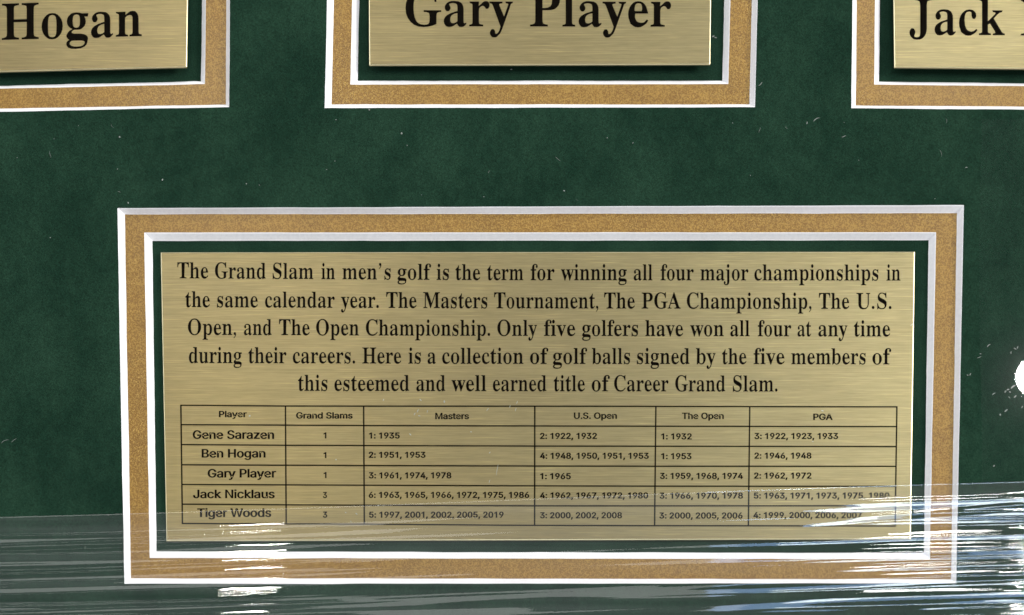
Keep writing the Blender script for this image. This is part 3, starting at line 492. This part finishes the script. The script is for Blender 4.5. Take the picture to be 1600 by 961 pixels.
def ring(quad, seed, amp):
    """Closed outline through TL, TR, BR, BL with wandering sides; 4*48 points."""
    out = []
    for k in range(4):
        out += wob(quad[k], quad[(k + 1) % 4], 48, amp, seed + k * 3.7)
    return out


# ------------------------------------------------------------------ the boards
Z0, Z1, Z2 = 0.0, 1.4 * MM, 2.8 * MM

# openings, photograph pixels, TL TR BR BL : (upper cut of the green mat, its lower cut, upper cut of the gold mat, its lower cut)
WINDOWS = {
    'main': ([(183.6, 325.2), (1506, 320.4), (1494, 911.4), (194.5, 912.2)],
             [(195, 335), (1495.3, 333), (1486, 905), (204.6, 903.6)],
             [(225.5, 363.4), (1462.5, 363), (1452.8, 873.6), (234, 871.8)],
             [(238, 376.4), (1451, 375.3), (1443.6, 864.2), (244.4, 861.6)]),
    'left': ([(-312, -220), (361, -225), (358, 167.2), (-316, 181)],
             [(-303, -210), (354.5, -215), (353, 163.6), (-307, 175.6)],
             [(-270, -180), (324.5, -186), (320, 131.2), (-275, 144.6)],
             [(-259, -170), (318.5, -175), (314, 127.2), (-264, 140.4)]),
    'middle': ([(516, -222), (1189, -222), (1179.6, 167.4), (507.2, 168.8)],
               [(527, -212), (1180, -212), (1171, 163.2), (518, 163.4)],
               [(554, -182), (1146, -182), (1138, 131.2), (547.4, 132)],
               [(565, -172), (1136, -172), (1128.6, 126.2), (558.7, 126.4)]),
    'right': ([(1334, -222), (2002, -216), (1996, 174.5), (1330.3, 169)],
              [(1341, -212), (1993, -206), (1987, 169.6), (1336.8, 164.9)],
              [(1369, -184), (1962, -178), (1957, 139), (1366, 132)],
              [(1377, -174), (1951, -168), (1946, 134.8), (1373.2, 127.7)]),
}
OUTER = [(-700, -700), (2300, -700), (2300, 2100), (-700, 2100)]


def board(name, face_key, low_key, z_top, z_low, mat, label, seed, grow):
    outer = [(OUTER[0][0] - grow, OUTER[0][1] - grow), (OUTER[1][0] + grow, OUTER[1][1] - grow),
             (OUTER[2][0] + grow, OUTER[2][1] + grow), (OUTER[3][0] - grow, OUTER[3][1] + grow)]
    tops, lows = {}, {}
    for i, (k, q) in enumerate(WINDOWS.items()):
        tops[k] = ring(q[face_key], seed + 11 * i, 0.5)
        lows[k] = ring(q[low_key], seed + 11 * i + 40, 0.6)
    v, f = fill([outer] + list(tops.values()))
    verts = [P(x, y, z_top) for x, y, _ in v]
    n = len(verts)
    verts += [P(x, y, z_top) for x, y in outer] + [P(x, y, z_low) for x, y in outer]
    faces = list(f) + [(n + i, n + (i + 1) % 4, n + 4 + (i + 1) % 4, n + 4 + i) for i in range(4)]
    o = link(name, mesh(verts, faces), mat)
    tag(o, label, 'mat')
    for k in WINDOWS:
        a, b = tops[k], lows[k]
        m = len(a)
        rows = [(0.0, 0.0), (0.12, 0.05), (0.5, 0.5), (0.9, 0.94), (1.0, 1.0)]
        A = [P(x, y, z_top) for x, y in a]
        B = [P(x, y, z_low + 0.00002) for x, y in b]
        vv, ff = [], []
        for (t, tz) in rows:
            for p, q in zip(A, B):
                xy = p.lerp(q, t)
                vv.append((xy.x, xy.y, p.z + (q.z - p.z) * tz))
        for r in range(len(rows) - 1):
            for i in range(m):
                j = (i + 1) % m
                ff.append((r * m + i, r * m + j, (r + 1) * m + j, (r + 1) * m + i))
        c = link("bevel", mesh(vv, ff), CORE, o)
        c['label'] = "white cut core along the slanted edge of one opening"
    return o


bv = [P(x, y, z) for z in (-3.0 * MM, -0.01 * MM) for x, y in [(-697, -697), (2297, -697), (2297, 2097), (-697, 2097)]]
tag(link("backing_board", mesh(bv, [(3, 2, 1, 0), (4, 5, 6, 7), (0, 1, 5, 4), (1, 2, 6, 5), (2, 3, 7, 6), (3, 0, 4, 7)]), BACK),
    "dark green suede backing board seen as narrow strips around the brass plaques", 'backing board')
board("gold_mat", 2, 3, Z1, Z0, GOLD, "shimmering gold inner mat showing as a band round each opening", 3.1, -3)
board("green_mat", 0, 1, Z2, Z1, SUEDE, "dark green suede top mat with white edged openings for the plaques", 71.3, 0)


# ------------------------------------------------------------------ plaques
def plate(quad, ztop, zbot, bev, parent, name="plate"):
    """Bevelled sheet: brushed face and bright cut edges. quad in pixels at the face."""
    T = [P(x, y, ztop) for x, y in quad]
    c = sum(T, Vector()) / 4

    def inset(d, z):
        out = []
        for i in range(4):
            e1 = (T[(i + 1) % 4] - T[i]).normalized()
            e0 = (T[i] - T[i - 1]).normalized()
            p = T[i] + (e1 - e0) * d
            out.append(Vector((p.x, p.y, z)))
        return out
    R = [inset(bev, ztop), inset(bev * 0.35, ztop - bev * 0.35), inset(0, ztop - bev), inset(0, zbot)]
    verts = [p for r in R for p in r]
    faces = [(3, 2, 1, 0)]
    for r in range(3):
        for i in range(4):
            j = (i + 1) % 4
            faces.append((r * 4 + i, r * 4 + j, r * 4 + 4 + j, r * 4 + 4 + i))
    faces.append((12, 13, 14, 15))
    me = mesh(verts, faces)
    bm = bmesh.new()
    bm.from_mesh(me)
    bmesh.ops.recalc_face_normals(bm, faces=bm.faces)
    bm.to_mesh(me)
    bm.free()
    o = link(name, me, BRASS, parent)
    me.materials.append(EDGE)
    uv = me.uv_layers.new(name="brush")
    for lp in me.loops:
        p = me.vertices[lp.vertex_index].co
        uv.data[lp.index].uv = (p.y * 4 + 0.5, -p.x * 4 + 0.5)
    for i, p in enumerate(me.polygons):
        p.material_index = 0 if i == 0 else 1
    return o


def grow(poly, e, ey=None):
    """Fatten (e > 0) an outline by moving each point along its outward normal; holes run the other way round."""
    if not e:
        return poly
    ey = e if ey is None else ey
    n = len(poly)
    out = []
    for i in range(n):
        a, b, c = poly[i - 1], poly[i], poly[(i + 1) % n]
        d0 = Vector((b[0] - a[0], b[1] - a[1]))
        d1 = Vector((c[0] - b[0], c[1] - b[1]))
        if d0.length < 1e-6 or d1.length < 1e-6:
            out.append(b)
            continue
        d0.normalize()
        d1.normalize()
        t = d0 + d1
        if t.length < 0.3:
            t = d0
        t.normalize()
        k = 1 / max(0.5, t.dot(d0))
        out.append((b[0] + t.y * e * k, b[1] - t.x * ey * k))
    return out


def area(q):
    return 0.5 * sum(q[i - 1][0] * q[i][1] - q[i][0] * q[i - 1][1] for i in range(len(q)))


def tidy(q, d=7.0):
    """Merge points closer than d units so fattening cannot fold a notch over."""
    out = []
    for p in q:
        if out and math.hypot(p[0] - out[-1][0], p[1] - out[-1][1]) < d:
            out[-1] = ((p[0] + out[-1][0]) / 2, (p[1] + out[-1][1]) / 2)
        else:
            out.append(p)
    if len(out) > 3 and math.hypot(out[0][0] - out[-1][0], out[0][1] - out[-1][1]) < d:
        out.pop()
    return out


def inside(p, q):
    c = False
    for i in range(len(q)):
        a, b = q[i - 1], q[i]
        if (a[1] > p[1]) != (b[1] > p[1]) and p[0] < (b[0] - a[0]) * (p[1] - a[1]) / (b[1] - a[1]) + a[0]:
            c = not c
    return c


def shape_word(text, font, fat, fat_y=None):
    """Groups of outlines: each a solid stroke shape with the holes that lie in it."""
    groups, x = [], 0.0
    for ch in text:
        adv, sp = font[ch]
        g = [[(s[i], s[i + 1]) for i in range(0, len(s), 2)] for s in sp]
        if g:
            # the largest outline of a glyph is an outer one: make outer outlines counter-clockwise
            big = max(g, key=lambda q: abs(area(q)))
            if area(big) < 0:
                g = [q[::-1] for q in g]
        g = [tidy(q) for q in g]
        g = [q for q in g if len(q) > 2]
        holes = [q for q in g if area(q) < 0]
        for q in g:
            if area(q) > 0:
                own = [q] + [h for h in holes if inside(h[0], q)]
                groups.append([[(px + x, py) for px, py in grow(c, fat, fat_y)] for c in own])
        x += adv
    return groups


def write(name, words, font, cap, z, parent, fat=0.0, capu=455.0, fat_y=None):
    """words: (text, x0, x1, baseline at x0, baseline at x1) in pixels; one mesh."""
    verts, faces = [], []
    for text, x0, x1, y0, y1 in words:
        groups = shape_word(text, font, fat, fat_y)
        us = [p[0] for g in groups for q in g for p in q]
        u0, u1 = min(us), max(us)
        for k, g in enumerate(groups):
            v, f = fill(g)
            n = len(verts)
            for u, vv, _ in v:
                t = (u - u0) / (u1 - u0)
                verts.append(P(x0 + (x1 - x0) * t, y0 + (y1 - y0) * t - vv * cap / capu, z + (k % 3) * 0.0000015))
            faces += [tuple(i + n for i in q) for q in f]
    me = mesh(verts, faces)
    bm = bmesh.new()
    bm.from_mesh(me)
    for fc in bm.faces:
        if fc.normal.z < 0:
            fc.normal_flip()
    bm.to_mesh(me)
    bm.free()
    return link(name, me, INK, parent)


def empty(name, px, py, z):
    e = bpy.data.objects.new(name, None)
    e.empty_display_size = 0.01
    col.objects.link(e)
    return e


def name_plaque(quad, words, label, cap=38.0):
    root = empty("name_plaque", 0, 0, 0)
    tag(root, label, 'plaque', "brass name plaques along the top")
    zt = 2.6 * MM
    plate(quad, zt, zt - 0.7 * MM, 0.16 * MM, root)
    cx = sum(q[0] for q in quad) / 4
    cy = sum(q[1] for q in quad) / 4
    fq = [(q[0] + (12 if q[0] < cx else -12), q[1] + (12 if q[1] < cy else -4)) for q in quad]
    fv = [P(x, y, z) for z in (0.0, zt - 0.7 * MM) for x, y in fq]
    link("foam_pad", mesh(fv, [(3, 2, 1, 0), (4, 5, 6, 7), (0, 1, 5, 4), (1, 2, 6, 5), (2, 3, 7, 6), (3, 0, 4, 7)]), FOAM, root)
    write("lettering", words, SERIF, cap, zt + 0.02 * MM, root, fat=3)
    return root


name_plaque([(-236, -72), (294.6, -78), (292, 105), (-240, 118)],
            [("Ben", -156, -20, 66.4, 62.8), ("Hogan", 2.7, 221.5, 62.2, 56.0)],
            "slightly tilted brass name plaque cut off by the left edge of the photo", 56)
name_plaque([(576, -80), (1112, -80), (1109.8, 100.8), (577, 102)],
            [("Gary", 633.5, 802, 40.6, 41), ("Player", 828, 1048.6, 41, 41.4)],
            "olive toned brass name plaque in the middle top opening, bearing two whole words", 56)
name_plaque([(1395.5, -76), (1932, -72), (1931, 111.6), (1397.5, 105.4)],
            [("Jack", 1421, 1570, 53.6, 54.8), ("Nicklaus", 1594, 1905, 55, 58)],
            "palest brass name plaque, cut off by the right edge of the photo", 56)

# the large plaque
root = empty("story_plaque", 0, 0, 0)
tag(root, "wide brass plaque of five text lines above a table of years", 'plaque')
ZP = 0.9 * MM
plate([(251, 394), (1429.6, 393), (1423, 842.6), (260, 845.2)], ZP, 0.0, 0.17 * MM, root)
ZT = ZP + 0.02 * MM
CAP = 24.6
LINES = [
    (434.6, 437.6, 438.2, [("The", 277, 325.5), ("Grand", 335.8, 415.5), ("Slam", 426, 490), ("in", 502, 523.5), ("men's", 534.6, 610.5),
                           ("golf", 621, 673.7), ("is", 682, 701.5), ("the", 711.5, 750.5), ("term", 761, 818), ("for", 829, 866.5),
                           ("winning", 876, 979.6), ("all", 990, 1019.6), ("four", 1032, 1084), ("major", 1094, 1169.5),
                           ("championships", 1178.6, 1372.5), ("in", 1385, 1407)]),
    (479.8, 481.6, 482.6, [("the", 289.5, 328), ("same", 339, 403), ("calendar", 414, 523), ("year.", 532.5, 592), ("The", 603.5, 651),
                           ("Masters", 661, 761.5), ("Tournament,", 772, 935), ("The", 944, 992), ("PGA", 1002.5, 1063.5),
                           ("Championship,", 1073, 1268), ("The", 1279.5, 1327), ("U.S.", 1338, 1393)]),
    (523, 524.6, 525.6, [("Open,", 293.5, 369), ("and", 381, 424.6), ("The", 436, 484), ("Open", 493.8, 561), ("Championship.", 571.5, 766),
                         ("Only", 777, 839.4), ("five", 849.8, 899), ("golfers", 909.4, 997), ("have", 1008, 1067.5), ("won", 1078, 1131),
                         ("all", 1141, 1171.4), ("four", 1184, 1236.4), ("at", 1246, 1267.6), ("any", 1278.6, 1324.4), ("time", 1334, 1391)]),
    (567, 568.3, 569.2, [("during", 295, 378), ("their", 388, 447.6), ("careers.", 457.4, 555), ("Here", 566, 627), ("is", 638, 657.6),
                         ("a", 668, 681), ("collection", 690.7, 818), ("of", 828, 857), ("golf", 863.8, 917.6), ("balls", 924.5, 984.4),
                         ("signed", 995, 1077.6), ("by", 1087, 1118.4), ("the", 1128, 1166.4), ("five", 1177.4, 1226), ("members", 1236, 1352.6),
                         ("of", 1363, 1392.6)]),
    (610.2, 611, 611.8, [("this", 465.6, 511.6), ("esteemed", 522.4, 639.6), ("and", 650.4, 696), ("well", 705, 760), ("earned", 770, 854),
                         ("title", 865, 914), ("of", 924.4, 953), ("Career", 959.4, 1044.6), ("Grand", 1055, 1133.4), ("Slam.", 1145, 1215)]),
]


def base_y(ln, x):
    return ln[0] + (ln[1] - ln[0]) * (x - 280) / 470 if x < 750 else ln[1] + (ln[2] - ln[1]) * (x - 750) / 650


for ln in LINES:
    write("text_line", [(t, a, b, base_y(ln, a), base_y(ln, b)) for t, a, b in ln[3]], SERIF, CAP, ZT, root, fat=4)

# table of years: grid nodes in pixels
GX = [(282.6, 285), (446, 447.2), (568.2, 569.2), (835.6, 835.3), (1024.8, 1022.8), (1171.5, 1169.3), (1401.4, 1398.6)]
GY = [[633.2, 634.5, 634.6, 634.7, 635, 635.3, 635.8], [663.6, 664.3, 665, 665.6, 666, 666.3, 666.6],
      [694.7, 695.8, 696.2, 697, 697.3, 697.5, 697.8], [726.3, 727, 727.4, 728.2, 728.5, 728.6, 728.8],
      [757, 757.7, 758.2, 759.2, 759.6, 759.8, 760], [787.8, 788.8, 789.4, 790.4, 790.5, 790.4, 790.4],
      [818, 818.5, 819, 821, 821.4, 821.6, 822]]
verts, faces = [], []


def strip(pts, wd, z):
    n = len(verts)
    for i, (x, y) in enumerate(pts):
        a = pts[max(0, i - 1)]
        b = pts[min(len(pts) - 1, i + 1)]
        L = math.hypot(b[0] - a[0], b[1] - a[1])
        nx, ny = -(b[1] - a[1]) / L, (b[0] - a[0]) / L
        verts.append(P(x + nx * wd / 2, y + ny * wd / 2, z))
        verts.append(P(x - nx * wd / 2, y - ny * wd / 2, z))
    for i in range(len(pts) - 1):
        k = n + 2 * i
        faces.append((k, k + 2, k + 3, k + 1))


def node(r, c):
    return (GX[c][0] + (GX[c][1] - GX[c][0]) * r / 6.0, GY[r][c])


for r in range(7):
    strip([(node(r, 0)[0] - 1.1, GY[r][0])] + [node(r, c) for c in range(1, 6)] + [(node(r, 6)[0] + 1.1, GY[r][6])], 2.1, ZT)
for c in range(7):
    strip([node(r, c) for r in range(7)], 2.3, ZT + 0.004 * MM)
link("table_grid", mesh(verts, faces), INK, root)

ROWS = [
    (9.4, 6, [("Player", 342, 385.6, 651.7), ("Grand Slams", 462.6, 551.2, 653.8), ("Masters", 680, 733, 654.7), ("U.S. Open", 896.6, 964, 654.2),
              ("The Open", 1065.6, 1131, 654.5), ("PGA", 1270.6, 1301.2, 656)]),
    (8.9, 10, [("Gene Sarazen", 301, 428.4, 685.6), ("1", 505.4, 510, 684.8), ("1: 1935", 576.5, 624.7, 685), ("2: 1922, 1932", 843.6, 932.8, 685.6),
               ("1: 1932", 1033, 1081, 686.4), ("3: 1922, 1923, 1933", 1178.6, 1309.7, 685.8)]),
    (8.9, 10, [("Ben Hogan", 315, 415, 714.8), ("1", 505.4, 510, 715.6), ("2: 1951, 1953", 576, 665, 715.1), ("4: 1948, 1950, 1951, 1953", 843.6, 1013.8, 716.6),
               ("1: 1953", 1033, 1080.6, 717.2), ("2: 1946, 1948", 1178.6, 1268, 716.4)]),
    (8.9, 10, [("Gary Player", 324.4, 431.6, 746), ("1", 505.6, 510.2, 746.8), ("3: 1961, 1974, 1978", 576, 705.4, 747.2), ("1: 1965", 844, 892, 748.5),
               ("3: 1959, 1968, 1974", 1031, 1161, 748), ("2: 1962, 1972", 1178, 1268, 747.6)]),
    (8.9, 10, [("Jack Nicklaus", 301.6, 429.4, 778.3), ("3", 504.4, 511, 778), ("6: 1963, 1965, 1966, 1972, 1975, 1986", 576, 827, 777.7),
               ("4: 1962, 1967, 1972, 1980", 843.6, 1013, 778.6), ("3: 1966, 1970, 1978", 1030.4, 1161, 778.9), ("5: 1963, 1971, 1973, 1975, 1980", 1177.6, 1390, 778.8)]),
    (8.9, 9, [("Tiger Woods", 308, 424, 807.6), ("3", 504.4, 511.4, 808.6), ("5: 1997, 2001, 2002, 2005, 2019", 576.5, 787, 808.7),
              ("3: 2000, 2002, 2008", 843.6, 972, 809.6), ("3: 2000, 2005, 2006", 1030, 1160.4, 810), ("4: 1999, 2000, 2006, 2007", 1177, 1347, 809.4)]),
]
for ri, (cap, fat, cells) in enumerate(ROWS):
    for ci, (t, a, b, y) in enumerate(cells):
        name = ri > 0 and ci == 0
        write("table_entry", [(t, a, b, y, y)], SANS, 13.0 if name else cap, ZT, root, fat=28 if name else fat + 24, capu=509.0, fat_y=9 if name else fat + 9)


# ------------------------------------------------------------------ wrinkled wrapping film over the lower edge
def edge_y(x):
    return 806.5 - 0.0325 * x + 2.6 * np.sin(x / 330.0 + 0.6)


XS = np.arange(-300, 1901, 8.0)
VS = np.concatenate([np.array([0, 0.5, 1.0, 1.5]), np.arange(2, 430, 1.0)])
XX, VV = np.meshgrid(XS, VS)
H = np.zeros_like(XX)


def smooth_noise(x, seed, wl):
    r = np.random.RandomState(seed)
    out = np.zeros_like(x)
    for k in range(4):
        out += np.sin(x / wl * (0.6 + 0.5 * k) * 2 * math.pi / 2 + r.rand() * 6.28) * (0.9 ** k)
    return out / 2.2


rs = np.random.RandomState(21)
for k in range(90):
    c = rs.uniform(6, 430)
    wd = rs.choice([1.8, 2.8, 4.5, 7.5, 13.0], p=[0.18, 0.25, 0.27, 0.2, 0.1]) * rs.uniform(0.8, 1.2)
    slope = math.radians(rs.uniform(0.6, 3.0)) * rs.choice([-1, 1])
    tilt = rs.normal(0.002, 0.004)
    wander = 1.6 * smooth_noise(XX, 100 + k, 1500.0)
    d = (VV - (c + tilt * (XX - 800) + wander)) / wd
    env = np.clip(0.45 + 0.55 * smooth_noise(XX, 300 + k, 800.0), 0.0, 1.2)
    env *= 0.45 + 0.55 * np.clip(np.abs(XX - 760) / 420.0, 0, 1) + 0.35 * np.clip((XX - 1150) / 250.0, 0, 1)
    if c < 26:
        env = env * np.clip((1250 - XX) / 150.0, 0, 1)
    H += env * math.tan(slope) * wd / 0.86 * np.exp(-d * d)
# flat facets pulled into the wrap: (distance below the edge, width, degrees at start and end, slant, where they fade in, fade length, up or down)
FACETS = [(28, 15, 4.4, 2.6, 0.000, 1190, 250, 1), (47, 9, 2.4, 4.2, -0.040, 1190, 250, 1), (172, 17, 3.2, 1.3, 0.006, 1110, 230, 1), (193, 9, 1.2, 3.0, 0.006, 1130, 230, 1)]
c = 44.0
while c < 230:                                   # right: towards the window
    req = (1190 - (766 + c)) / 120.0
    wd = rs.choice([2.2, 3.2, 4.5, 6.5])
    if not 165 < c < 200:
        FACETS.append((c, wd, req + rs.uniform(0.3, 1.5), req - rs.uniform(0.3, 1.2), rs.normal(0.003, 0.002), rs.uniform(960, 1330) if c > 75 else rs.uniform(1260, 1400), rs.uniform(220, 420), 1))
    c += wd + rs.uniform(1.5, 4.5)
c = 48.0
while c < 220:                                   # far right: towards the right hand lamp
    req = ((766 + c) - 588) / 120.0
    wd = rs.choice([2.2, 3.2, 4.2])
    FACETS.append((c, wd, req + 1.0, req - 1.0, rs.normal(0.003, 0.002), rs.uniform(1380, 1500), 160, -1))
    c += wd + rs.uniform(7.0, 14.0)
c = 26.0
while c < 190:                                   # left: long soft bands towards the added soft band light
    req = (1240 - (803 + c)) / 120.0
    wd = rs.choice([3.0, 5.0, 8.0, 11.0])
    FACETS.append((c, wd, req + rs.uniform(0.2, 1.6), req - rs.uniform(0.4, 2.2), rs.normal(0.002, 0.002), rs.uniform(650, 1150), -rs.uniform(450, 900), 1))
    c += wd + rs.uniform(2.5, 8.0)
for y in (819.5, 826, 834.5, 847, 857, 879, 884, 896, 904, 917.5, 933, 943, 954):   # left: small glints of the left hand lamp
    c = y - 795.0
    req = (y - 200) / 120.0
    FACETS.append((c, rs.uniform(1.7, 2.9), req + 1.2, req - 1.0, rs.normal(0.0, 0.004), rs.uniform(520, 640), -170, -1))
for c, wd, d0, d1, tilt, x0, fade, sg in FACETS:
    xc = 1400 if fade > 0 else 350
    t = (VV - (c + tilt * (XX - xc) + 1.5 * np.sin(XX / 190.0 + c) + 0.25 * np.sin(XX / 45.0 + 2 * c))) / wd
    env = np.clip((XX - x0) / fade, 0, 1)
    env = env * env * (3 - 2 * env)
    tc = np.clip(t, 0, 1)
    s0, s1 = math.tan(math.radians(d0)), math.tan(math.radians(d1))
    full = wd * (s0 + s1) / 2
    drop = wd * (s0 * tc + (s1 - s0) * tc * tc / 2)
    rise = full * 0.5 * (1 + np.tanh((t + 0.35) / 0.16))
    H += sg * np.sqrt(env) * (rise - drop) * (0.6 + 0.4 * env)
# the lip of the upper edge
H += 0.2 * np.exp(-(VV / 1.2) ** 2)
H *= np.clip(VV / 14.0, 0.15, 1.0) ** 0.5
H = H * S
H = H - H.min()
fv = np.empty((XX.size, 3))
EY = edge_y(XX)
i = 0
for a, b, h in zip(XX.ravel(), (EY + VV).ravel(), H.ravel()):
    p = P(a, b, 3.05 * MM)
    fv[i] = (p.x, p.y, 3.05 * MM + h)
    i += 1
nr, nc = XX.shape
idx = np.arange(nr * nc).reshape(nr, nc)
q = np.stack([idx[1:, :-1], idx[1:, 1:], idx[:-1, 1:], idx[:-1, :-1]], -1).reshape(-1, 4)
me = bpy.data.meshes.new("film")
me.from_pydata(fv.tolist(), [], q.tolist())
me.polygons.foreach_set('use_smooth', [True] * len(me.polygons))
tag(link("plastic_wrap", me, FILM), "clear wrinkled plastic wrap lying in horizontal creases over the lower edge", 'plastic wrap')

# smooth under-layer of the wrap along the right margin, where a lamp mirrors
xs = np.linspace(1532, 1900, 24)
ys = np.linspace(186, 790, 60)
vv = []
for y in ys:
    for x in xs:
        zz = 2.86 * MM 
        vv.append(P(x + (2.0 * math.sin(y / 90.0) if x == xs[0] else 0), y, zz))
ff = [(r * 24 + c, r * 24 + 24 + c, r * 24 + 25 + c, r * 24 + 1 + c) for r in range(59) for c in range(23)]
tag(link("clear_film", mesh(vv, ff, smooth=True), CLEAR),
    "smooth clear film mirroring a round lamp at the right margin", 'film')

# ------------------------------------------------------------------ lint, dust and scratch glints
dv, df = [], []


def fleck(px, py, z, ln, wd, ang, bend=0.0):
    n = len(dv)
    k = 5
    for i in range(k + 1):
        t = i / k - 0.5
        cx = px + math.cos(ang) * ln * t - math.sin(ang) * bend * (t * t * 4 - 1)
        cy = py + math.sin(ang) * ln * t + math.cos(ang) * bend * (t * t * 4 - 1)
        ww = wd * (1 - abs(2 * t) ** 3 * 0.7) / 2
        nx, ny = -math.sin(ang), math.cos(ang)
        for s, dz in ((-1, 0), (0, wd * 0.4 * S), (1, 0)):
            p = P(cx + nx * ww * s, cy + ny * ww * s, z + 0.00003)
            p.z += dz
            dv.append(p)
    for i in range(k):
        b = n + 3 * i
        df.append((b, b + 1, b + 4, b + 3))
        df.append((b + 1, b + 2, b + 5, b + 4))


ZD = Z2 + 0.00001
for x, y, ln, wd in [(187, 214, 3, 2.2), (254, 281, 3, 1.8), (627.5, 208.5, 3, 2.6), (577, 171.5, 2.6, 2.4), (881.5, 298, 3, 1.8), (385, 287, 2, 1.6),
                     (200, 317, 3, 1.5), (1188, 131, 9, 1.0), (1276, 187, 12, 1.1), (1261, 192, 4, 1.2), (1510, 262, 4, 1.2), (1318, 213, 8, 0.8), (1425, 506, 8, 1.0),
                     (1545, 540, 7, 1.3), (1586, 545, 5, 1.6), (1590, 543, 4, 1.4), (1580, 551, 4, 1.2), (1512, 586, 3, 1.6), (1516, 585, 4, 1.4),
                     (1572, 641.6, 6, 2.2), (1563, 648, 3, 2.4), (1586, 619.5, 5, 2), (1577, 621, 4, 1.2), (1553, 615.6, 6, 1.2), (1571, 612, 4, 2.2),
                     (1575, 609, 4, 2), (1583, 604.6, 9, 2.2), (1578, 612.5, 3, 2), (1532, 553, 3, 1), (1553, 728, 3, 1.6), (1530, 558, 7, 0.8), (1597, 636, 4, 1.4),
                     (133, 855, 3, 1), (8, 690, 14, 0.6), (22, 688, 10, 0.5), (1270, 690, 3, 1)]:
    fleck(x, y, ZD, ln, wd, rnd.uniform(-0.9, -0.3) if ln > 5 else rnd.uniform(0, 3), rnd.uniform(-0.15, 0.15) * ln)
for i in range(50):
    x = rnd.uniform(-60, 1660)
    y = rnd.choice([rnd.uniform(180, 316), rnd.uniform(0, 790)])
    if (165 < x < 1520 and y > 312) or (y < 182 and (x < 372 or 495 < x < 1195 or x > 1315)):
        continue
    k = rnd.random()
    if k < 0.55:
        fleck(x, y, ZD, rnd.uniform(1, 2.2), rnd.uniform(0.6, 1.2), rnd.uniform(0, 3))
    else:
        fleck(x, y, ZD, rnd.uniform(4, 13), rnd.uniform(0.25, 0.5), rnd.uniform(0, 3.1), rnd.uniform(-2, 2))
for x, y, ln, wd in [(1114.5, 57, 4, 2), (1118, 59, 4, 1.4), (799, 108.5, 3, 1.4)]:
    fleck(x, y, 0.00002, ln, wd, rnd.uniform(-0.5, 0.5), 0.3)
for x, y, ln, wd in [(694, 627.6, 4, 2.0), (390, 649.6, 3, 2.4), (653, 642, 6, 1.2), (648, 647, 5, 1.0), (655, 650, 4, 1.2), (668, 643, 5, 0.9), (641, 679, 4, 1.6),
                     (777, 734, 18, 0.7), (808, 629, 5, 0.9), (806, 640, 6, 0.8), (762, 640, 6, 0.9), (797, 635, 5, 0.8), (736, 675, 3, 1.4), (525, 718, 2, 2), (557, 803, 4, 1.6),
                     (540, 801, 3, 1.2), (548, 815, 3, 1.2), (591, 790, 2.4, 2), (765, 752, 6, 0.8), (599, 624.6, 3, 1.2), (657, 625, 4, 1.2), (765, 707, 3, 1.2), (1285, 642, 4, 1.4)]:
    fleck(x, y, ZT + 0.00001, ln, wd, rnd.uniform(-1.4, -0.9) if ln > 4 else rnd.uniform(0, 3), 0.3)  # glints of scratches in the brass, built as pale flecks
tag(link("dust", mesh(dv, df), DUST_GLINT), "pale lint and dust specks on the green mat, with scratch glints built as pale flecks on the brass", 'dust', kind='stuff')
